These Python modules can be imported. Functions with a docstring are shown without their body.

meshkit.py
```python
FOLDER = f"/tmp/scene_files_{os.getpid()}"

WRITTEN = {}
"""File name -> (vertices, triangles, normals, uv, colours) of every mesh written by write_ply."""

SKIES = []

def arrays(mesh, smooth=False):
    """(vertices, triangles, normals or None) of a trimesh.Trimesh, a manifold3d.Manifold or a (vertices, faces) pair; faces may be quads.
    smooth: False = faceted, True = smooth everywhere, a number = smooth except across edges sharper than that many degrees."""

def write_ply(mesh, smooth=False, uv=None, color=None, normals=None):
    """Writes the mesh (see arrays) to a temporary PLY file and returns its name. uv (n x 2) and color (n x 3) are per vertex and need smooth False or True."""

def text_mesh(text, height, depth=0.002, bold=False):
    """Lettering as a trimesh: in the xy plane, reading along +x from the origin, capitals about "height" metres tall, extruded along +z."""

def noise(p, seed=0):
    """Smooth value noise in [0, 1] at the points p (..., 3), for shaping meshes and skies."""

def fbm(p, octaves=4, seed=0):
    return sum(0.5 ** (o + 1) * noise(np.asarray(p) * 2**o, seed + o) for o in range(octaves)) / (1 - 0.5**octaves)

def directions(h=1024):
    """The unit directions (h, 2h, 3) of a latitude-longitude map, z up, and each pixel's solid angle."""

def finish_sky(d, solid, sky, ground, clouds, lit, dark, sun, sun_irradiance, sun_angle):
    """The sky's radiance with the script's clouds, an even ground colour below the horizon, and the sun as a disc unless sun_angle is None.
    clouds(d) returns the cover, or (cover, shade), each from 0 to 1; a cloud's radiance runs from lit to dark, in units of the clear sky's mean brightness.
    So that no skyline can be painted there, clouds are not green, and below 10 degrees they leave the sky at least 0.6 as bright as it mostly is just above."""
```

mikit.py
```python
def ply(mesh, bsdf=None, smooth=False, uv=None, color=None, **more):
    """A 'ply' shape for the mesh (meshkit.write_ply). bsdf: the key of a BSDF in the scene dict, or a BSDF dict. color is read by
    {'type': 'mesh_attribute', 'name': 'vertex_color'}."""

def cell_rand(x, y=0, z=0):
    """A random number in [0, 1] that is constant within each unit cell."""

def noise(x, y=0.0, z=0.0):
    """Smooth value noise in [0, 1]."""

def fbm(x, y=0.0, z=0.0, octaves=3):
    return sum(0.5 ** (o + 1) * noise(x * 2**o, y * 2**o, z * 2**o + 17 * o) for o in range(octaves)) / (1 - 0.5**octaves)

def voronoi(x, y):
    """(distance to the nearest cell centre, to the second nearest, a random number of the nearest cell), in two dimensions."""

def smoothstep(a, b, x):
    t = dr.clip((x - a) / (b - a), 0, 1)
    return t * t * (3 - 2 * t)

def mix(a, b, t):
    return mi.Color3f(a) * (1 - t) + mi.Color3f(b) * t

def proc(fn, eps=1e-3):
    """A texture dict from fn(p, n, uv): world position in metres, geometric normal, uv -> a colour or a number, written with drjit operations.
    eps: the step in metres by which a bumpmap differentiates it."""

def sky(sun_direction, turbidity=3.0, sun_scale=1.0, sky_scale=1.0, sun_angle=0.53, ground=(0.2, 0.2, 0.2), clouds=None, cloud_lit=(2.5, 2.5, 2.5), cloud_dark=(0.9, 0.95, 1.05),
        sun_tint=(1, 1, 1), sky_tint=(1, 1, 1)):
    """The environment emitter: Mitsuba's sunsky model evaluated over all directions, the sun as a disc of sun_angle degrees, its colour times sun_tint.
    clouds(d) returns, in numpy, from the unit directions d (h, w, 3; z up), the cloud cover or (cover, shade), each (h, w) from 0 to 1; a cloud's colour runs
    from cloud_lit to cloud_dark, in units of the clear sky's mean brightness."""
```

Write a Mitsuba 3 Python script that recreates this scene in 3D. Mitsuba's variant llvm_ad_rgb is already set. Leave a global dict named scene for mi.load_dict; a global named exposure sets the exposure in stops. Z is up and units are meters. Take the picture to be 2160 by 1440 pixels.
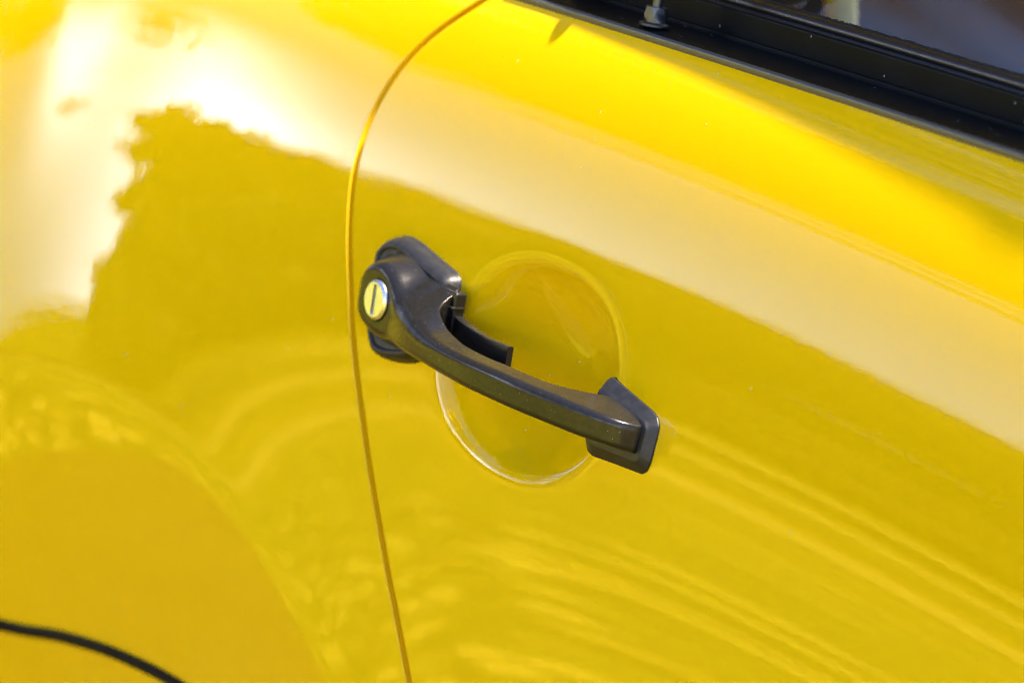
import math, random
import numpy as np, trimesh, mitsuba as mi, mikit, meshkit
import manifold3d as m3
from scipy.interpolate import CubicSpline, PchipInterpolator
from shapely.geometry import Polygon
import drjit as dr
from mikit import noise, fbm, smoothstep, mix, cell_rand, proc

T = mi.ScalarTransform4f
scene, labels = {}, {}
rng = np.random.default_rng(7)
scene['type'] = 'scene'
# car frame: x forward, y into the car (towards its centre), z up; origin on the door skin behind the middle of the handle
GROUND = -0.75

# ------------------------------------------------------------------ camera, sky, exposure
D_ = np.array([0.8021, -0.5658, 0.1908]); U_ = np.array([-0.2442, -0.0192, 0.9695])
EYE = D_ * 1.244
scene['camera'] = {'type': 'thinlens', 'fov': math.degrees(2 * math.atan(1080 / 7926)), 'fov_axis': 'x', 'near_clip': 0.05, 'far_clip': 2000.0,
                   'aperture_radius': 0.0066, 'focus_distance': 1.205,
                   'to_world': T().look_at(origin=EYE.tolist(), target=(EYE - D_).tolist(), up=U_.tolist())}
SUN = np.array([0.22, 0.165, 0.96]); SUN = SUN / np.linalg.norm(SUN)


def clouds(d):
    """a bright bank of cloud low behind the car's tail, thinner veils elsewhere along the horizon, clear above"""
    el = np.degrees(np.arcsin(np.clip(d[..., 2], -1, 1)))
    az = np.degrees(np.arctan2(-d[..., 0], -d[..., 1]))            # 0 = straight out from the door, 90 = behind the car
    n = meshkit.fbm(np.stack([d[..., 0] * 3, d[..., 1] * 3, d[..., 2] * 9], -1), 5, 3)
    mass = np.exp(-.5 * ((az - 47.2) / np.where(az < 47.2, 3.7, 4.2)) ** 2)                 # the brightest billow
    h = 11.8 + 5.0 * mass + 4 * (n - .5)
    bank = np.clip((h - el) / 8.5, 0, 1) ** 1.5
    glow = np.clip((30 - az) / 40, 0, 1)                             # the haze is brighter round towards the sun
    shade = np.clip(.98 - .98 * mass - .17 * glow + .04 * (n - .5), 0, 1)
    return bank * np.clip(.55 + .45 * mass + .4 * glow, 0, 1), shade


scene['sky'] = mikit.sky(SUN.tolist(), turbidity=3, clouds=clouds, sky_scale=.40, sun_scale=.8, cloud_lit=(21.0, 22.4, 25.5), cloud_dark=(2.9, 3.0, 3.3), sky_tint=(.86, .99, 1.25))
exposure = 4.12


# ------------------------------------------------------------------ helpers
def rgb(*v):
    return {'type': 'rgb', 'value': list(map(float, v))}


def part(key, mesh, bsdf, smooth=35, label=None, **more):
    scene[key] = mikit.ply(mesh, bsdf, smooth=smooth, **more)
    if label: labels[key] = {'label': label}
    return key


def thing(key, label, cat, group=None, kind=None):
    labels[key] = {'label': label, 'category': cat}
    if group: labels[key]['group'] = group
    if kind: labels[key]['kind'] = kind


def grid_mesh(V, closed_u=False, closed_v=False, flip=False, caps=False):
    """V (nu, nv, 3) -> quads."""
    nu, nv = V.shape[:2]
    iu = np.arange(nu if closed_u else nu - 1); iv = np.arange(nv if closed_v else nv - 1)
    a, b = np.meshgrid(iu, iv, indexing='ij')
    a2, b2 = (a + 1) % nu, (b + 1) % nv
    q = np.stack([a * nv + b, a2 * nv + b, a2 * nv + b2, a * nv + b2], -1).reshape(-1, 4)
    if flip: q = q[:, ::-1]
    f = np.vstack([q[:, [0, 1, 2]], q[:, [0, 2, 3]]])
    v = V.reshape(-1, 3)
    if caps:
        n0 = len(v)
        v = np.vstack([v, V[0].mean(0), V[-1].mean(0)])
        j = np.arange(nv); k = (j + 1) % nv
        c0 = np.stack([np.full(nv, n0), j, k], -1); c1 = np.stack([np.full(nv, n0 + 1), (nu - 1) * nv + k, (nu - 1) * nv + j], -1)
        if flip: c0, c1 = c0[:, ::-1], c1[:, ::-1]
        f = np.vstack([f, c0, c1])
    return trimesh.Trimesh(v, f, process=False)


def outward(m):
    m = trimesh.Trimesh(m.vertices, m.faces, process=False)
    if m.volume < 0: m.invert()
    return m


def tube(pts, r, n=14, closed=False):
    p = np.asarray(pts, float); r = np.broadcast_to(r, len(p))
    t = np.gradient(p, axis=0) if not closed else np.roll(p, -1, 0) - np.roll(p, 1, 0)
    t /= np.linalg.norm(t, axis=1, keepdims=True)
    ref = np.array([0, 0, 1.0]) if abs(t[0, 2]) < .9 else np.array([1.0, 0, 0])
    a = np.cross(t, ref); a /= np.linalg.norm(a, axis=1, keepdims=True); b = np.cross(t, a)
    th = np.linspace(0, 2 * np.pi, n, endpoint=False)
    V = p[:, None] + r[:, None, None] * (a[:, None] * np.cos(th)[None, :, None] + b[:, None] * np.sin(th)[None, :, None])
    return outward(grid_mesh(V, closed_u=closed, closed_v=True, caps=not closed))


def to_tri(m):
    mm = m.to_mesh()
    return trimesh.Trimesh(mm.vert_properties[:, :3], mm.tri_verts, process=False)


def to_man(t):
    t = trimesh.Trimesh(t.vertices, t.faces); t.merge_vertices()
    return m3.Manifold(m3.Mesh(np.asarray(t.vertices, np.float32), np.asarray(t.faces, np.uint32)))


def box(x0, x1, y0, y1, z0, z1):
    b = trimesh.creation.box((x1 - x0, y1 - y0, z1 - z0)); b.apply_translation(((x0 + x1) / 2, (y0 + y1) / 2, (z0 + z1) / 2))
    return b


def rounded_box(x0, x1, y0, y1, z0, z1, r):
    s = m3.Manifold.sphere(r, 16)
    pts = [s.translate((x, y, z)) for x in (x0 + r, x1 - r) for y in (y0 + r, y1 - r) for z in (z0 + r, z1 - r)]
    return to_tri(m3.Manifold.batch_hull(pts))


# ------------------------------------------------------------------ materials

def paint_col(p, n, uv):
    c = cell_rand(p.x * 1300, p.y * 1300, p.z * 1300)
    return mix((.88, .70, .003), (.86, .80, .35), dr.select(c > .99985, 1.0, 0.0))


def orange_peel(p, n, uv):
    return fbm(p.x * 330, p.y * 330, p.z * 330, 2)


scene['paint'] = {'type': 'bumpmap', 'arbitrary': proc(orange_peel, 2e-4), 'scale': 5.5e-6, 'bsdf': {'type': 'plastic', 'int_ior': 1.5, 'nonlinear': True, 'diffuse_reflectance': proc(paint_col)}}
scene['paint_ts'] = {'type': 'twosided', 'bsdf': {'type': 'ref', 'id': 'paint'}}


def flake_col(p, n, uv):
    c = cell_rand(p.x * 6500, p.y * 6500, p.z * 6500)
    f = dr.select(c > .9994, 1.0, 0.0)
    g = noise(p.x * 900, p.y * 900, p.z * 900)
    return mix(mix((.022, .021, .021), (.033, .031, .030), g), (.75, .68, .58), f)


def grain(p, n, uv):
    return (fbm(p.x * 1500, p.y * 1500, p.z * 1500) - .5) * 1.0


scene['satin'] = {'type': 'twosided', 'bsdf': {'type': 'bumpmap', 'arbitrary': {**proc(grain, 1e-4)}, 'scale': .00002, 'bsdf': {
    'type': 'principled', 'base_color': proc(flake_col), 'metallic': .7, 'roughness': .22, 'specular': .5, 'clearcoat': .4, 'clearcoat_gloss': .85}}}


def rubber_col(p, n, uv):
    g = fbm(p.x * 500, p.y * 500, p.z * 500)
    return mix((.008, .009, .012), (.014, .015, .019), smoothstep(.3, .8, g))


scene['rubber'] = {'type': 'twosided', 'bsdf': {'type': 'principled', 'base_color': proc(rubber_col), 'roughness': .44, 'specular': .42}}
scene['black_plastic'] = {'type': 'twosided', 'bsdf': {'type': 'principled', 'base_color': rgb(.008, .008, .009), 'roughness': .25, 'specular': .5}}


def dust_col(p, n, uv):
    c = cell_rand(p.x * 1500, p.y * 1500, p.z * 1500)
    f = dr.select(c > .9988, .5, 0.0)
    g = fbm(p.x * 60, p.y * 60, p.z * 60)
    return mix(mix((.003, .004, .005), (.006, .009, .011), g), (.45, .45, .45), f)


scene['black_satin'] = {'type': 'twosided', 'bsdf': {'type': 'principled', 'base_color': proc(dust_col), 'roughness': .36, 'specular': .06}}
scene['trim_metal'] = {'type': 'twosided', 'bsdf': {'type': 'principled', 'base_color': rgb(.11, .11, .11), 'metallic': .5, 'roughness': .32, 'specular': .5}}
scene['seal_rubber'] = {'type': 'twosided', 'bsdf': {'type': 'principled', 'base_color': rgb(.008, .008, .010), 'roughness': .33, 'specular': .7}}
scene['bead_rubber'] = {'type': 'twosided', 'bsdf': {'type': 'principled', 'base_color': rgb(.002, .002, .003), 'roughness': .5, 'specular': .12}}
scene['steel'] = {'type': 'twosided', 'bsdf': {'type': 'roughconductor', 'material': 'none', 'specular_reflectance': rgb(.78, .80, .86), 'distribution': 'ggx', 'alpha': .11}}
scene['zinc'] = {'type': 'twosided', 'bsdf': {'type': 'principled', 'base_color': rgb(.10, .11, .13), 'metallic': .9, 'roughness': .3}}
scene['dark_void'] = {'type': 'twosided', 'bsdf': {'type': 'diffuse', 'reflectance': rgb(.008, .008, .008)}}
scene['glass'] = {'type': 'thindielectric', 'int_ior': 1.7}
scene['leather'] = {'type': 'twosided', 'bsdf': {'type': 'principled', 'base_color': rgb(.02, .018, .016), 'roughness': .55}}

# ------------------------------------------------------------------ the body skin: y = S(x, z)
R_ = np.radians
_zk = np.array([-.75, -.40, -.25, -.13, -.06, -.03, .0, .036, .06, .08, .105, .15, .25, .35])
_th = R_(np.array([-35, -28, -16, -6.0, 0.5, 3.8, 7.2, 11.3, 15.3, 20, 27, 37, 48, 52]))
_zz = np.linspace(-.75, .35, 2201); _tt = np.tan(PchipInterpolator(_zk, _th)(_zz))
_yy = np.concatenate([[0], np.cumsum((_tt[1:] + _tt[:-1]) / 2 * (_zz[1] - _zz[0]))]); _yy -= np.interp(0, _zz, _yy)
P_ = CubicSpline(_zz, _yy)
_xk = np.array([-1.2, -.75, -.60, -.45, -.36, -.30, -.24, -.18, -.12, -.06, .2, .6, 1.2])
_ph = R_(np.array([-6, -4, 4, 16, 16, 12, 8, 4.5, 2.0, .5, -4.2, -10, -13]))
_xx = np.linspace(-1.2, 1.2, 4801); _pp = np.tan(PchipInterpolator(_xk, _ph)(_xx))
_kk = np.concatenate([[0], np.cumsum((_pp[1:] + _pp[:-1]) / 2 * (_xx[1] - _xx[0]))]); _kk -= np.interp(0, _xx, _kk)
K_ = CubicSpline(_xx, _kk)
RC, CX, CZ = .262, -.235, -.338            # crest of the flared wheel arch
FW, FA, IA, IB = .075, 11, 13, 3


def sp(t, w):
    return w * np.logaddexp(0, t / w)


def S(x, z):
    x, z = np.broadcast_arrays(np.asarray(x, float), np.asarray(z, float))
    y = P_(z) + K_(x) + .0025 + .15 * sp(x, .05) * z + np.tan(R_(3.5)) * (z + .03) / (1 + np.exp(np.clip((x + .31) / .015, -60, 60)))
    d = np.sqrt((x - CX) ** 2 + (z - CZ) ** 2) - RC
    y = y - FW * np.tan(R_(FA)) * np.where(d > 0, np.exp(-np.maximum(d, 0) / FW), 1 - d / FW)
    return y + np.tan(R_(IA)) * sp(-d, .0018) + np.tan(R_(IB)) * .5 * np.maximum(-d, 0) ** 2 / .1


def recess(x, z):
    """the finger bowl behind the handle"""
    dx, dz = np.abs(x - .0115) / .0475, np.abs(z + .0062) / .0343
    rho2 = np.minimum((dx ** 2.2 + dz ** 2.2) ** (2 / 2.2), 5)
    return .0195 * sp(1 - rho2, .08)


def skin(x, z):
    y = S(x, z)
    return y + recess(x, z)


_gp = np.array([[-.060, .135], [-.0888, .1011], [-.1018, .0900], [-.1120, .0776], [-.1184, .0624], [-.1205, .0480], [-.1184, .0328], [-.1139, .0216], [-.1068, .0076],
                [-.0994, -.0044], [-.0906, -.0195], [-.0807, -.0341], [-.0706, -.0485], [-.0606, -.0628], [-.0505, -.0769], [-.0408, -.0910], [-.0310, -.1049], [-.0184, -.1246],
                [.0500, -.2300], [.100, -.33], [.13, -.50]])[::-1]
_gz = np.linspace(-.50, .135, 400)
_gx = PchipInterpolator(_gp[:, 1], _gp[:, 0])(_gz)
from scipy.ndimage import gaussian_filter1d
G_ = CubicSpline(_gz, gaussian_filter1d(_gx, 3, mode='nearest'))
GAP = .0024
ZB, ZS = -.47, .1052                       # bottom of the skins, belt line


def spaced(a, b, fine, coarse, f0, f1, ramp=.05):
    out = [a]
    while out[-1] < b:
        t = out[-1]; d = max(f0 - t, t - f1, 0)
        out.append(t + fine + (coarse - fine) * min(1, d / ramp))
    out[-1] = b
    return np.array(out)


def edge_rows(r, depth):
    t = np.radians(np.linspace(0, 90, 9))
    o = [(r - r * np.sin(a), r - r * np.cos(a)) for a in t]
    return o + [(0, r + depth * .3), (0, r + depth)]


def panel(z, u, sign, r, f, far_depth=.02):
    """rows along z, columns by distance u from the gap; sign +1 = door side, -1 = quarter side"""
    er = edge_rows(r, .014)[::-1]
    cols = []
    sl = np.sqrt(1 + G_(z, 1) ** 2)
    for xo, yo in er[:-1]:
        x = G_(z) + sign * (GAP / 2 + xo) * sl
        cols.append(np.stack([x, f(x, z) + yo, z], -1))
    for k in u:
        x = G_(z) + sign * ((GAP / 2 + r) * sl + k)
        cols.append(np.stack([x, f(x, z), z], -1))
    x = G_(z) + sign * ((GAP / 2 + r) * sl + u[-1])
    cols.append(np.stack([x, f(x, z) + far_depth, z], -1))
    return grid_mesh(np.stack(cols, 1), flip=sign > 0)


zs_door = spaced(ZB, ZS, .0005, .005, -.046, .032)
us_door = np.concatenate([[0], spaced(.0008, .62, .0007, .005, .0, .17, .06)])
CAR = 'sports_car'
thing(CAR, 'glossy yellow sports car seen close up at its door handle and rear wing', 'car')
part(CAR + '__door', panel(zs_door, us_door, 1, .0011, skin), 'paint_ts', smooth=True, label='yellow door with an oval finger recess behind its handle')
zs_q = spaced(-.60, .30, .0016, .005, -.16, .12)
us_q = np.concatenate([[0], spaced(.0008, .75, .0009, .005, 0, .01, .05)])
zq = np.clip(zs_q, -.50, .135)


def quarter():
    z = zs_q
    r1 = .0003
    er = edge_rows(r1, .016)[::-1]
    g, gs = G_(zq), np.sqrt(1 + G_(zq, 1) ** 2)
    g = g + np.maximum(z - .135, 0) * .35
    cols = []
    hem = [(.00010, .0006), (.0002, .0010), (.0002, .0150)]          # the folded edge
    for xo, yo in hem[::-1] + er[2:-1]:
        x = g - (GAP / 2 + xo) * gs
        cols.append(np.stack([x, S(x, z) + yo, z], -1))
    for k in us_q:
        x = g - ((GAP / 2 + r1) * gs + k)
        cols.append(np.stack([x, S(x, z), z], -1))
    x = g - ((GAP / 2 + r1) * gs + us_q[-1])
    cols.append(np.stack([x, S(x, z) + .05, z], -1))
    return grid_mesh(np.stack(cols, 1))


part(CAR + '__rear_wing', quarter(), 'paint_ts', smooth=True, label='flared yellow rear wing behind the door gap')
# painted jamb behind the gap
zz = np.linspace(-.46, .13, 160); xx = G_(zz)
jw = np.linspace(-.0015, .0012, 5)
part(CAR + '__door_jamb', grid_mesh(np.stack([xx[:, None] + jw, S(xx, zz)[:, None] + .0022 + 0 * jw, zz[:, None] + 0 * jw], -1)), 'paint_ts', smooth=True)
# black rubber bead along the lower edge of the flare
bx = np.array([-.62, -.50, -.40, -.34, -.2895, -.2513, -.2120, -.1745, -.145, -.115, -.09, -.06, -.03])
bz = np.array([-.235, -.211, -.199, -.1945, -.1905, -.1833, -.1784, -.1765, -.178, -.184, -.193, -.213, -.245])
tt = np.linspace(0, 1, len(bx)); ti = np.linspace(0, 1, 220)
bx, bz = PchipInterpolator(tt, bx)(ti), PchipInterpolator(tt, bz)(ti)
part(CAR + '__rubber_bead', tube(np.stack([bx, S(bx, bz) - .0008, bz], -1), .0023, 14), 'bead_rubber', smooth=True, label='thin black rubber bead along the wheel arch flare')

# ------------------------------------------------------------------ belt line: sill, channel, seals, glass
xb = np.linspace(-.078, .66, 150)


def sweep(profile, x=xb, z0=ZS):
    """profile (dy, dz) in metres from the upper edge of the door skin"""
    pr = np.asarray(profile, float)
    y = S(x, np.full_like(x, z0))
    V = np.stack([np.repeat(x[:, None], len(pr), 1), y[:, None] + pr[None, :, 0], np.broadcast_to(z0 + pr[None, :, 1], (len(x), len(pr)))], -1)
    return grid_mesh(V)


def arc(cy, cz, r, a0, a1, n=9):
    a = np.radians(np.linspace(a0, a1, n))
    return [(cy + r * np.cos(t), cz + r * np.sin(t)) for t in a]


mm = 1e-3
SILL = CAR + '__window_sill'
part(SILL, sweep([(.002, -.012), (.0008, -.002)] + arc(.0030, .0006, .0008, 180, 90, 4) + [(.0045, .0009), (.026, .0026), (.0300, .0032), (.0300, -.01)]), 'black_satin', smooth=30, label='black channel under the side window')
part(SILL + '__trim_strip', sweep([(.0006, -.0026), (-.0006, -.0016)] + arc(.0002, .0004, .0012, 190, 60, 9) + [(.0016, .0006), (.0022, -.002)]), 'trim_metal', smooth=50, label='thin grey trim strip along the door edge')
part(SILL + '__frame_rail', sweep([(.0262, .0020), (.0262, .0034)] + arc(.0268, .0036, .0006, 180, 60, 5) + [(.0277, .0037), (.0279, .0040), (.0277, .0116)] + arc(.0287, .0118, .0010, 185, 60, 7) + [(.0320, .0122), (.0334, .0095), (.0334, .0030)]), 'black_satin', smooth=40)
part(SILL + '__window_seal', sweep([(.0337, .0095), (.0340, .0118)] + arc(.0368, .0140, .0023, 215, 30, 12) + [(.0392, .0140), (.0392, .008)]), 'seal_rubber', smooth=60, label='rounded black rubber seal under the glass')


def fuzz():
    base = sweep([(.0390, .0146), (.0388, .0158), (.0394, .0166), (.0402, .0168), (.0410, .0150)], x=np.linspace(-.078, .66, 900))
    v = base.vertices.copy()
    n = meshkit.fbm(v * 2600, 3, 5)[:, None] - .5
    v = v + n * np.array([.0002, .0008, .0012])
    return trimesh.Trimesh(v, base.faces, process=False)


part(SILL + '__felt_strip', fuzz(), 'rubber', smooth=False, label='fuzzy dark felt wiper strip against the glass')

# sloping rear frame of the side window, up to the roof
bar = np.array([[-.125, .030, .095], [-.0633, .0396, .135], [-.0280, .0445, .165], [.0468, .0514, .21], [.1155, .0580, .26], [.1829, .0634, .31], [.2475, .0682, .36], [.2978, .0715, .40], [.42, .086, .45], [.66, .12, .50]])
bar_s = PchipInterpolator(np.arange(len(bar)), bar)(np.linspace(0, len(bar) - 1, 120))
part(CAR + '__window_frame', tube(bar_s, .0045, 16), 'black_satin', smooth=True, label='slim black sloping frame of the side window')
# roof skin inboard of the frame
ins = np.linspace(0, 1.2, 30)
roof = bar_s[:, None] + np.stack([-.25 * ins, ins, .16 * np.sin(ins / 1.2 * np.pi)], -1)[None]
part(CAR + '__roof', grid_mesh(roof), 'paint_ts', smooth=True)


def glass_y(x, z):
    return S(x, np.full_like(x, ZS)) + .0408 + (z - ZS - .014) * .5


gx = np.linspace(-.07, .66, 60); gt = np.linspace(0, 1, 12)
zt = np.minimum(np.interp(gx, bar_s[:, 0], bar_s[:, 2]), .33)
Z = (ZS + .010) + (np.maximum(zt - .002, ZS + .012) - ZS - .010)[:, None] * gt[None]
Y = S(gx, np.full_like(gx, ZS))[:, None] + .0408 + (Z - ZS - .014) * .5
part(CAR + '__side_window', grid_mesh(np.stack([np.repeat(gx[:, None], 12, 1), Y, Z], -1)), 'glass', smooth=True)
# dark cabin
cab = [trimesh.creation.box((1.5, .006, .75)), trimesh.creation.box((1.5, 1.3, .006)), trimesh.creation.box((.006, 1.3, 1.1)), trimesh.creation.box((.006, 1.3, 1.1))]
for c, t in zip(cab, ((0, .085, -.29), (0, .72, -.62), (-.76, .72, -.15), (.76, .72, -.15))): c.apply_translation(t)
part(CAR + '__cabin', trimesh.util.concatenate(cab), 'dark_void', smooth=False)
part(CAR + '__dashboard_shelf', rounded_box(-.55, .70, .10, 1.2, -.10, .02, .03), 'leather', smooth=40)
scene['bar_paint'] =  {'type': 'plastic', 'int_ior': 1.5, 'diffuse_reflectance': rgb(.80, .68, .05)}

part(CAR + '__cabin_tube', tube(np.linspace([-.100, .24, -.09], [-.237, .24, .40], 6), .0068, 16), 'bar_paint', smooth=True, label='slim yellow tube inside the cabin behind the glass')

# nut and stay
ny = np.array([.0, .0455])
nx, nyy, nz = -.0075, .0425, ZS + .0022


def cyl(r, z0, z1, n=48, rt=None):
    return m3.Manifold.cylinder(z1 - z0, r, rt if rt is not None else r, n).translate((0, 0, z0))


hexm = cyl(.0042, 0, .0052, 6).rotate((0, 0, 14)) ^ cyl(.0046, -.001, .0056, 48, .0036)
nut = to_tri(hexm ^ cyl(.0058, -.001, .0060, 48, .0034)); nut.apply_translation((nx, nyy, nz + .0012))
part(CAR + '__flange_nut', nut, 'zinc', smooth=25, label='hexagon flange nut on the black sill')
wash = to_tri(cyl(.0052, 0, .0007) + cyl(.0052, .0007, .0013, 48, .0042)); wash.apply_translation((nx, nyy, nz))
part(CAR + '__flange_nut__flange', wash, 'zinc', smooth=25)
top = np.array([-.0255, .0431, .1680]); b0 = np.array([nx, nyy, nz + .002])
part(CAR + '__threaded_stud', tube(np.linspace(b0, b0 + np.array([0, 0, .013]), 4), .0017, 16), 'zinc', smooth=40, label='short threaded stud rising out of the flange nut')
part(CAR + '__stay_rod', tube(np.linspace(b0 + np.array([0, 0, .0105]), top, 12), np.interp(np.linspace(0, 1, 12), [0, .1, .12, 1], [.0034, .0034, .0026, .0026]), 20), 'black_satin', smooth=40)
knob = trimesh.creation.icosphere(3, .0042); knob.apply_translation(top + np.array([0, -.0013, -.003]))
part(CAR + '__stay_rod__ball_joint', knob, 'black_satin', smooth=True)

# ------------------------------------------------------------------ the door handle
HK = CAR + '__door_handle'
# stations (mm): x, N outer, N inner, z top outer, z top inner, z bottom outer, z bottom inner
st = np.array([
    [-85.0, 4.5, 1, 3.0, 5.0, -1.0, -2.0],
    [-83.0, 7.5, 1, 3.0, 9.5, -2.5, -4.0],
    [-80.0, 10.0, 1, 3.5, 12.2, -5.5, -8.0],
    [-77.0, 12.2, 1, 4.0, 13.8, -6.5, -12.2],
    [-75.0, 14.2, 1, 4.2, 14.4, -6.6, -15.8],
    [-73.6, 14.9, 1, 5.6, 14.2, -7.8, -16.8],
    [-71.0, 15.3, 1, 8.4, 14.8, -9.6, -17.5],
    [-66.0, 15.4, 1, 10.8, 15.1, -11.6, -18.0],
    [-62.0, 15.5, 1, 11.4, 14.9, -12.5, -18.0],
    [-58.0, 15.5, 1, 10.6, 14.2, -12.7, -17.6],
    [-55.0, 15.6, 1, 9.2, 13.5, -12.7, -17.0],
    [-52.5, 15.8, 1, 7.3, 12.9, -12.6, -16.4],
    [-50.5, 16.2, 1, 5.1, 12.6, -12.5, -15.8],
    [-48.0, 16.9, 1, 2.9, 12.2, -12.4, -15.0],
    [-44.0, 18.1, 1, 1.2, 11.7, -12.4, -14.2],
    [-38.0, 19.8, 1, 0.1, 11.0, -12.3, -13.4],
    [-34.0, 20.8, 1, -.8, 10.4, -12.3, -13.0],
    [-32.2, 21.2, 1.5, -1.1, 9.9, -12.3, -12.9],
    [-31.0, 21.5, 6.0, -1.3, 7.95, -12.3, -12.8],
    [-30.0, 21.7, 9.0, -1.5, 6.05, -12.3, -12.7],
    [-28.3, 22.0, 11.0, -1.8, 4.6, -12.2, -12.6],
    [-25.0, 22.7, 12.6, -2.2, 2.7, -12.2, -12.5],
    [-20.0, 23.5, 13.8, -2.6, 1.0, -12.1, -12.4],
    [-13.0, 24.6, 15.0, -2.8, -.7, -12.1, -12.3],
    [1.0, 26.2, 17.0, -2.7, -2.0, -12.2, -12.3],
    [16.5, 27.1, 18.0, -2.6, -1.9, -12.4, -12.4],
    [26.5, 27.0, 18.0, -2.6, -1.6, -12.4, -12.4],
    [38.7, 26.3, 17.0, -2.7, -1.7, -12.5, -12.5],
    [46.7, 25.3, 15.5, -2.9, -1.9, -12.6, -12.6],
    [56.3, 23.6, 11.5, -3.1, -1.7, -12.8, -12.8],
    [61.0, 22.5, 7.0, -3.3, -1.7, -13.0, -13.0],
    [66.0, 21.3, 1.0, -3.5, -2.0, -13.2, -13.4],
    [73.0, 18.9, 1.0, -4.0, -3.0, -13.4, -14.0],
    [79.0, 15.6, 1.0, -4.7, -4.2, -13.8, -14.6],
    [82.0, 12.6, 1.0, -5.4, -5.2, -14.2, -15.0],
    [83.6, 9.6, 1.0, -6.0, -5.9, -14.5, -15.3],
    [84.3, 6.0, 1.0, -6.7, -6.6, -14.8, -15.4]])
sx = np.concatenate([np.linspace(-85, -72, 40)[:-1], np.linspace(-72, -28, 110)[:-1], np.linspace(-28, 66, 150)[:-1], np.linspace(66, 84.3, 50)])
stf = PchipInterpolator(st[:, 0], st[:, 1:])(sx)
stf = np.stack([np.interp(sx, sx, gaussian_filter1d(stf[:, k], 1.6, mode='nearest')) for k in range(6)], 1)
# between the boss and the grip the upper face is one sweep: its height 15 mm out from the door follows one curve
z15 = CubicSpline([-48, -44, -38, -32, -26, -20, -13], [4.0, 3.25, 2.85, 2.45, 1.75, .55, -1.15])(sx)
zr = z15 + (15 - stf[:, 1]) * (z15 - stf[:, 2]) / np.maximum(stf[:, 0] - 15, 1.5)
k_ = np.clip((sx + 48) / 6, 0, 1) * np.clip((-14 - sx) / 4, 0, 1)
stf[:, 3] = stf[:, 3] * (1 - k_) + zr * k_


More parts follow.
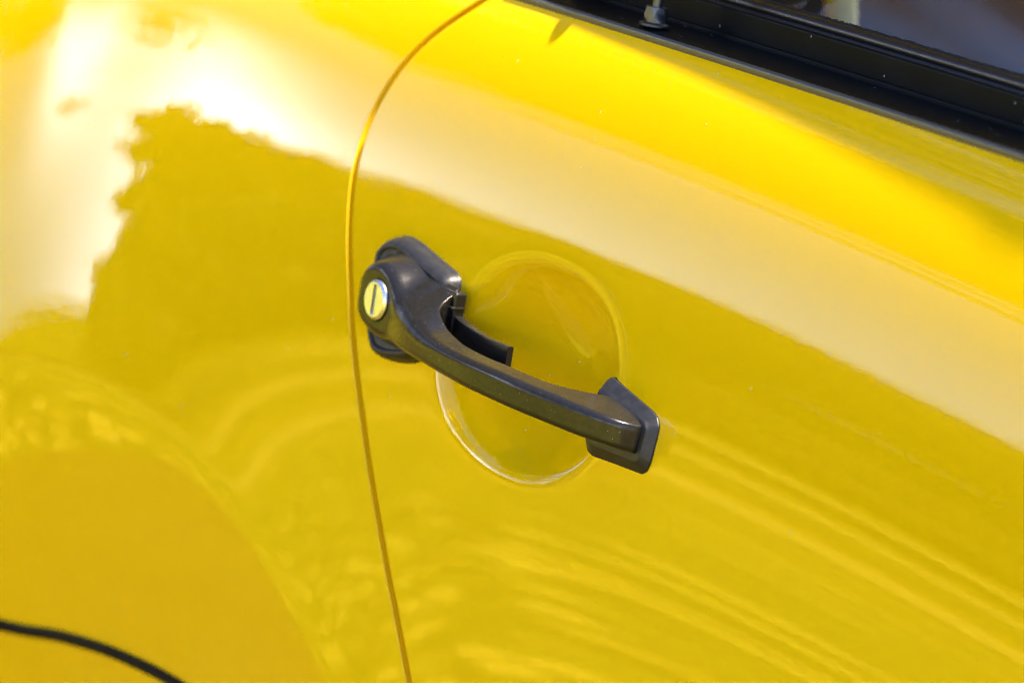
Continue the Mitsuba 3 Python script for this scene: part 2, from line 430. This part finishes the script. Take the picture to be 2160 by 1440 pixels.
def rounded_section(c, radii, nc=9, ne=7):
    """c (4, 2) corners in order -> rounded polygon with a fixed number of points"""
    out, L = [], []
    for i in range(4):
        p0, p, p1 = c[i - 1], c[i], c[(i + 1) % 4]
        a, b = p0 - p, p1 - p
        la, lb = np.linalg.norm(a), np.linalg.norm(b)
        t = min(radii[i], .45 * la, .45 * lb)
        L.append((p + a / la * t, p, p + b / lb * t))
    for i in range(4):
        s, p, e = L[i]; nx_ = L[(i + 1) % 4][0]
        w = np.linspace(0, 1, nc)[:, None]
        k = .62
        q1, q2 = s + (p - s) * k, e + (p - e) * k
        out.append((1 - w) ** 3 * s + 3 * (1 - w) ** 2 * w * q1 + 3 * (1 - w) * w * w * q2 + w ** 3 * e)
        w = np.linspace(0, 1, ne + 2)[1:-1, None]
        out.append(e + (nx_ - e) * w)
    return np.vstack(out)


secs = []
for x, (no, ni, zto, zti, zbo, zbi) in zip(sx, stf):
    zbi = zbi * np.interp(x, [-56, -36], [1.13, 1.0])
    c = np.array([[ni, zbi], [no, zbo], [no, zto], [ni, zti]], float)
    g = 1.0 if x < 66 else np.interp(x, [66, 84.3], [1, .8])
    rt = np.interp(x, [-85, -62, -52, -40, -12, 20, 60], [2.4, 3.2, 4.6, 4.8, 3.6, 2.9, 2.6])
    secs.append(rounded_section(c, (1.2, 2.6 * g, rt * g, 1.4)))
secs = np.array(secs)
HV = np.concatenate([np.repeat(sx[:, None, None], secs.shape[1], 1), -secs[..., :1], secs[..., 1:]], -1) * mm
body = outward(grid_mesh(HV, closed_v=True, caps=True))
LX, LZ, LN = -60.6 * mm, -.9 * mm, 15.5 * mm


def along_n(man, x, z, n):       # manifold built along +z -> pointing outwards from the door
    return man.rotate((90, 0, 0)).translate((x, -n, z))


hole = along_n(cyl(.0074, -.004, .004, 64), LX, LZ, LN)
body_m = to_man(body) - hole
part(HK, to_tri(body_m), 'satin', smooth=40, label='dark grey satin pull handle of the door')
lockm = cyl(.0069, -.0035, .0008, 72) + cyl(.0069, .0008, .0016, 72, .0060)
slot = m3.CrossSection.square((.0017, .0102), True).offset(.0002, m3.JoinType.Round).extrude(.002).translate((0, 0, .0005))
lockm = lockm - slot
part(HK + '__lock_cylinder', to_tri(along_n(lockm, LX, LZ, LN)), 'steel', smooth=30, label='round bright metal lock cylinder with a key slot')
shut = m3.Manifold.cube((.0012, .0098, .0004), True).translate((.0004, 0, .0008))
part(HK + '__key_shutter', to_tri(along_n(shut, LX, LZ, LN)), 'zinc', smooth=False)
ring = cyl(.0073, -.0039, -.0030, 48)
part(HK + '__lock_seat', to_tri(along_n(ring, LX, LZ, LN)), 'black_plastic', smooth=False)


def loop(pts, n=220, smooth=2.0):
    p = np.asarray(pts, float)
    q = np.vstack([p, p[:1]]); s = np.concatenate([[0], np.cumsum(np.linalg.norm(np.diff(q, axis=0), axis=1))])
    t = np.linspace(0, s[-1], n, endpoint=False)
    o = np.stack([np.interp(t, s, q[:, 0]), np.interp(t, s, q[:, 1])], -1)
    return gaussian_filter1d(o, smooth, axis=0, mode='wrap') if smooth else o


def inset(p, d):
    t = np.roll(p, -1, 0) - np.roll(p, 1, 0); t /= np.linalg.norm(t, axis=1, keepdims=True)
    n = np.stack([-t[:, 1], t[:, 0]], -1)
    area = .5 * np.sum(p[:, 0] * np.roll(p[:, 1], -1) - p[:, 1] * np.roll(p[:, 0], -1))
    return p + n * d * (1 if area > 0 else -1)


def gasket(pts, profile, smooth=2.0, wob=.0):
    """pts (x, z) mm outline on the door; profile rows (inset mm, height mm)"""
    o = loop(pts, smooth=smooth)
    rows = []
    for d, h in profile:
        q = inset(o, d) if np.isscalar(d) else inset(o, d)
        q = gaussian_filter1d(q, 1.5, axis=0, mode='wrap') if d else q
        y = S(q[:, 0] * mm, q[:, 1] * mm) - h * mm
        rows.append(np.stack([q[:, 0] * mm, y, q[:, 1] * mm], -1))
    return outward(grid_mesh(np.stack(rows, 0), closed_v=True))


rear = [(-85, 12), (-81.5, 16.5), (-77, 18.6), (-72, 19.2), (-66, 18.6), (-58, 17.0), (-50, 15.4), (-42, 14.0), (-38.5, 12.8), (-37.0, 10), (-36.6, 2), (-38, -8), (-42, -16), (-50, -20.5), (-57, -22.2), (-64, -23.2), (-70.5, -22.6), (-73.5, -19.8), (-76.5, -16.5), (-79.5, -11), (-81.5, -2), (-84.0, 6)]
part(HK + '__rear_gasket', gasket(rear, [(0, -1), (0, .3), (.2, 1.2), (.5, 1.5), (.55, 2.6), (1.0, 3.9), (1.7, 5.0), (2.2, 5.6), (2.9, 6.1), (3.5, 6.2), (4.1, 6.05), (4.4, 5.8), (4.7, 5.3), (8, 5.1), (9.5, 5.0)], 2.2), 'rubber', smooth=38, label='blue black rubber gasket under the lock end of the handle')


def front_gasket():
    o = np.array([(55.5, 1.2), (57.6, 3.0), (69, 1.0), (83, -1.4), (86.8, -2.8), (88.8, -5.2), (89.2, -8), (89.4, -16.5), (88.6, -19.6), (86.4, -21.2), (83.5, -21.4), (70, -22.2), (58.5, -23.0), (55.5, -22.2), (53.5, -19.5), (53.8, -10)], float)
    i = np.array([(57.2, -1.6), (58.6, -1.7), (68.5, -3.0), (81.5, -4.4), (84.4, -5.0), (86.0, -6.2), (86.4, -8), (86.6, -14.6), (86.2, -16.2), (84.8, -17.0), (82.5, -17.1), (70, -17.6), (59.5, -18.0), (57.2, -17.6), (56.0, -16.0), (56.2, -9)], float)
    o, i = loop(o, 260, 1.2), loop(i, 260, 1.2)
    # both loops resampled by the same share of their length
    n = -S(o[:, 0] * mm, o[:, 1] * mm); rows = []
    for w, h in ((0, -1), (0, .2), (.02, .5), (.06, .8), (.50, 2.2), (.78, 3.1), (.84, 3.4), (.92, 3.55), (1.45, 3.65), (1.62, 3.55), (1.7, 3.0), (1.75, .5)):
        q = o + (i - o) * min(w, 1.0)
        if w > 1: q = inset(q, (w - 1) * 3.2)
        rows.append(np.stack([q[:, 0] * mm, S(q[:, 0] * mm, q[:, 1] * mm) - h * mm, q[:, 1] * mm], -1))
    return outward(grid_mesh(np.stack(rows, 0), closed_v=True))


part(HK + '__front_gasket', front_gasket(), 'rubber', smooth=30, label='chamfered black rubber gasket under the front foot of the handle')

# pull lever in the finger gap
lv = np.array([[-36, 1.0, 1.6], [-29, 4.5, 1.4], [-21, 6.8, 1.2], [-13.7, 8.3, 1.1], [-6, 9.4, 1.0], [0, 10, .9], [6.5, 10.2, 1.1], [12.6, 10.1, 1.2]])
lx = np.linspace(-36, 12.6, 60); lf = PchipInterpolator(lv[:, 0], lv[:, 1:])(lx)
ls = []
for x, (n, z) in zip(lx, lf):
    th = np.interp(x, [-36, -10, 12.6], [4.2, 2.9, 2.3])
    ls.append(rounded_section(np.array([[n - th, -10.0], [n, -10.0], [n, z], [n - th, z]]), (.3, .4, .45, .45), 4, 4))
ls = np.array(ls)
LV = np.concatenate([np.repeat(lx[:, None, None], ls.shape[1], 1), -ls[..., :1], ls[..., 1:]], -1) * mm
part(HK + '__pull_lever', outward(grid_mesh(LV, closed_v=True, caps=True)), 'black_plastic', smooth=35, label='gloss black pull lever in the finger gap')
brk = rounded_box(-.040, -.0292, -.0052, -.0002, -.009, .0092, .0010)
part(HK + '__lever_bracket', brk, 'black_plastic', smooth=35)
part(HK + '__lever_bracket__rib', rounded_box(-.0345, -.0288, -.0062, -.001, .0034, .0044, .0004), 'satin', smooth=35)

# ------------------------------------------------------------------ ground


def ground_col(p, n, uv):
    a = fbm(p.x * .55, p.y * .55, 0, 4)
    b = fbm(p.x * 16, p.y * 16, 3, 3)
    d1, d2, w = mikit.voronoi(p.x * 11, p.y * 11)
    grass = mix((.02, .045, .004), (.22, .26, .015), b)
    leaf = mix((.45, .30, .015), (.78, .64, .05), w)
    cover = smoothstep(.30, .70, a + (w - .5) * .55) * (1 - smoothstep(.30, .42, d1))
    far = smoothstep(4, 10, dr.sqrt(p.x * p.x + p.y * p.y))
    near = mix(grass, leaf, cover)
    c = fbm(p.x * 3.5, p.y * 3.5, 2, 3)
    return mix(near, mix((.13, .125, .008), (.29, .22, .012), smoothstep(.36, .62, c)), far)


def gravel_col(p, n, uv):
    b = fbm(p.x * 14, p.y * 14, 1, 4)
    return mix((.07, .05, .008), (.12, .09, .014), b)


scene['ground_mat'] = {'type': 'twosided', 'bsdf': {'type': 'diffuse', 'reflectance': proc(ground_col)}}
scene['gravel_mat'] = {'type': 'twosided', 'bsdf': {'type': 'diffuse', 'reflectance': proc(gravel_col)}}
g = trimesh.Trimesh([[-900, -900, GROUND], [900, -900, GROUND], [900, 900, GROUND], [-900, 900, GROUND]], [[0, 1, 2], [0, 2, 3]])
scene['ground'] = mikit.ply(g, 'ground_mat')
thing('ground', 'sunlit grass with fallen yellow leaves mirrored in the paint', 'ground', kind='structure')


def strip(y0, y1, z, x0=-120, x1=120):
    return trimesh.Trimesh([[x0, y0, z], [x1, y0, z], [x1, y1, z], [x0, y1, z]], [[0, 1, 2], [0, 2, 3]])


scene['driveway'] = mikit.ply(strip(-1.15, 2.4, GROUND + .004), 'gravel_mat')
thing('driveway', 'dark brown gravel drive that the car stands on', 'driveway', kind='structure')


def band(y0, y1, z, seed):
    r = np.random.default_rng(seed); x = np.linspace(-60, 20, 240)
    e = [gaussian_filter1d(r.normal(size=240), 1.2) * .16 for _ in range(2)]
    V = np.stack([np.stack([x, y0 + e[0], np.full_like(x, z)], -1), np.stack([x, y1 + e[1], np.full_like(x, z)], -1)], 1)
    m_ = grid_mesh(V, flip=True)
    return m_


scene['leaf_mat'] = {'type': 'twosided', 'bsdf': {'type': 'diffuse', 'reflectance': proc(lambda p, n, uv: mix((.30, .23, .025), (.62, .49, .05), fbm(p.x * 7, p.y * 7, 4, 3)))}}
for i, (y0, y1, txt) in enumerate(((-5.3, -4.7, 'nearest'), (-7.9, -7.1, 'middle'), (-12.2, -10.8, 'farthest'))):
    key = 'path' if i == 0 else 'path_%03d' % i
    scene[key] = mikit.ply(band(y0, y1, GROUND + .004, 40 + i), 'leaf_mat')
    thing(key, txt + ' of three leaf covered paths mirrored as bands in the paint', 'path', kind='structure')
scene['stone_mat'] = {'type': 'twosided', 'bsdf': {'type': 'diffuse', 'reflectance': rgb(.55, .53, .48)}}

# ------------------------------------------------------------------ trees that the paint and the glass mirror
scene['bark'] = {'type': 'twosided', 'bsdf': {'type': 'diffuse', 'reflectance': rgb(.07, .052, .036)}}
for nm, col in (('leaf_green', (.15, .16, .02)), ('leaf_olive', (.26, .22, .02)), ('leaf_brown', (.33, .21, .03)), ('leaf_dark', (.05, .06, .015))):
    scene[nm] = {'type': 'twosided', 'bsdf': {'type': 'diffuse', 'reflectance': rgb(*col)}}


def leaves(centres, size, r):
    n = len(centres)
    a = r.normal(size=(n, 3)); a /= np.linalg.norm(a, axis=1, keepdims=True)
    b = np.cross(a, r.normal(size=(n, 3))); b /= np.linalg.norm(b, axis=1, keepdims=True)
    s = size * r.uniform(.6, 1.4, (n, 1))
    v = np.stack([centres - a * s, centres + b * s * .5, centres + a * s, centres - b * s * .5], 1).reshape(-1, 3)
    f = np.arange(n)[:, None] * 4 + np.array([[0, 1, 2, 0, 2, 3]])
    return trimesh.Trimesh(v, f.reshape(-1, 3), process=False)


def tree(key, az, dist, height, crown_r, crown_z0, leaf, nleaf, size, label, group, cat='tree', seed=0, squash=1.0):
    r = np.random.default_rng(seed)
    x, y = -math.sin(math.radians(az)) * dist, -math.cos(math.radians(az)) * dist
    base = np.array([x, y, GROUND])
    lean = r.normal(size=2) * .03 * height
    zt_ = np.linspace(0, height * .9, 9)
    tp = base + np.stack([lean[0] * (zt_ / height) ** 2, lean[1] * (zt_ / height) ** 2, zt_], -1)
    tr = np.interp(zt_, [0, height * .9], [height * .026, height * .004])
    ms = [tube(tp, tr, 9)]
    cl = []
    nl = 26 if crown_z0 > 2 else 34 if az > 50 else 70
    for k in range(nl):
        h0 = r.uniform(min(max(.25 * height, crown_z0 * .8), crown_z0), height * .85)
        p0 = np.array([np.interp(h0, zt_, tp[:, i]) for i in range(3)])
        a = r.uniform(0, 2 * np.pi); L = crown_r * r.uniform(.6, 1.0) * (1 - .4 * max(0, (h0 - crown_z0) / max(height - crown_z0, .1)))
        p1 = p0 + np.array([math.cos(a) * L, math.sin(a) * L, L * r.uniform(.1, .6)])
        mid = (p0 + p1) / 2 + np.array([0, 0, L * .08])
        q = np.array([p0, mid, p1]); qs = np.array([(1 - t) ** 2 * q[0] + 2 * t * (1 - t) * q[1] + t * t * q[2] for t in np.linspace(0, 1, 6)])
        ms.append(tube(qs, np.linspace(height * .009, height * .0015, 6), 6))
        for t in (.45, .7, 1.0):
            cl.append((qs[0] * (1 - t) + qs[-1] * t, crown_r * (r.uniform(.14, .30) if crown_z0 > 2 else r.uniform(.22, .42))))
    cl.append((tp[-1], crown_r * .4))
    per = nleaf // len(cl); C = []
    for c, rad in cl:
        q = r.normal(size=(per, 3)); q /= np.linalg.norm(q, axis=1, keepdims=True)
        C.append(c + q * rad * r.uniform(.2, 1, (per, 1)) ** .5 * np.array([1, 1, .8 * squash]))
    C = np.vstack(C); C = C[C[:, 2] > GROUND + .05]
    twigs = []
    if crown_z0 < .3 and az > 50:                                              # thin upright shoots on the low trees
        hi = C[np.argsort(-C[:, 2])[:len(C) // 5]]
        for q in hi[r.permutation(len(hi))[:70]]:
            L = r.uniform(.25, .75); tip = q + np.array([r.normal() * .08, r.normal() * .08, L])
            twigs.append(tube(np.linspace(q - [0, 0, .3], tip, 3), [.016, .012, .004], 4))
            for f_ in r.uniform(.2, 1, 7): C = np.vstack([C, q + (tip - q) * f_ + r.normal(size=3) * .03])
    scene[key + '__trunk'] = mikit.ply(trimesh.util.concatenate(ms), 'bark', smooth=True)
    scene[key + '__crown'] = mikit.ply(trimesh.util.concatenate([leaves(C, size, r)] + twigs), leaf)
    thing(key, label, cat, group)


fx = np.linspace(-15.6, -27.6, 7)
scene['pale_wood'] = {'type': 'twosided', 'bsdf': {'type': 'diffuse', 'reflectance': rgb(.72, .70, .64)}}
for i, x in enumerate(fx):
    x = x - .9
    scene['rail_fence__post' + ('_%03d' % i if i else '')] = mikit.ply(box(x - .035, x + .035, -11.03, -10.97, GROUND - .2, GROUND + 1.46), 'pale_wood')
scene['rail_fence__rail'] = mikit.ply(box(fx[-1], fx[0], -10.98, -10.94, GROUND + 1.42, GROUND + 1.50), 'pale_wood')
thing('rail_fence', 'pale rail fence mirrored as a thin light line low in the door', 'fence')
rows = ((46.0, 26, 4.7, 1.08, 'leaf_olive'), (47.7, 26.2, 4.45, 1.15, 'leaf_green'), (49.4, 26.5, 4.05, 1.5, 'leaf_olive'), (51.5, 27, 3.5, 1.9, 'leaf_brown'), (54.2, 27.5, 3.1, 2.0, 'leaf_olive'), (57, 28, 2.9, 2.1, 'leaf_green'),
        (60.0, 29, 3.2, 2.2, 'leaf_brown'), (64, 30, 3.4, 2.6, 'leaf_olive'), (68, 31, 3.6, 2.6, 'leaf_green'), (72.5, 32, 3.8, 2.8, 'leaf_olive'))
for k, (az, dist, h, cr, leaf) in enumerate(rows):
    key = 'round_tree' if k == 0 else 'round_tree_%03d' % k
    tree(key, az, dist, h, cr, .05, leaf, 16000, .12, 'low autumn tree in the row mirrored in the yellow paint', 'low trees mirrored in the paint', seed=130 + k)
tall = ((36.3, 15, 9.8, 3.7, 5.1, 'leaf_brown'), (70.6, 15, 13, 2.3, 8.2, 'leaf_brown'), (76, 17, 14, 4, 6.0, 'leaf_olive'), (97, 10, 13, 4.6, 2.5, 'leaf_dark'), (60.5, 15, 7.2, 2.5, 5.0, 'leaf_brown'))
for k, (az, dist, h, cr, z0, leaf) in enumerate(tall):
    key = 'tall_tree' if k == 0 else 'tall_tree_%03d' % k
    names = ('sparse autumn tree crown mirrored at the top left of the rear wing', 'brown tree mirrored in the side window glass', 'tall olive tree standing farther back behind the car',
             'tall dark green tree close behind the tail of the car', 'brown autumn tree mirrored along the top of the door')
    tree(key, az, dist, h, cr, z0, leaf, 26000, .075, names[k], 'tall trees around the car', seed=300 + k)
wood = ((24, 44, 6, 3.2), (4, 42, 7, 3.5), (-22, 43, 6.5, 3.4), (-48, 41, 7.5, 3.6), (-77, 42, 7, 3.5))
for k, (az, dist, h, cr) in enumerate(wood):
    key = 'wood_tree' if k == 0 else 'wood_tree_%03d' % k
    tree(key, az, dist, h, cr, .6, ('leaf_olive', 'leaf_green', 'leaf_brown')[k % 3], 9000, .26, 'broad tree at the far side of the grass', 'broad trees across the grass', seed=500 + k)
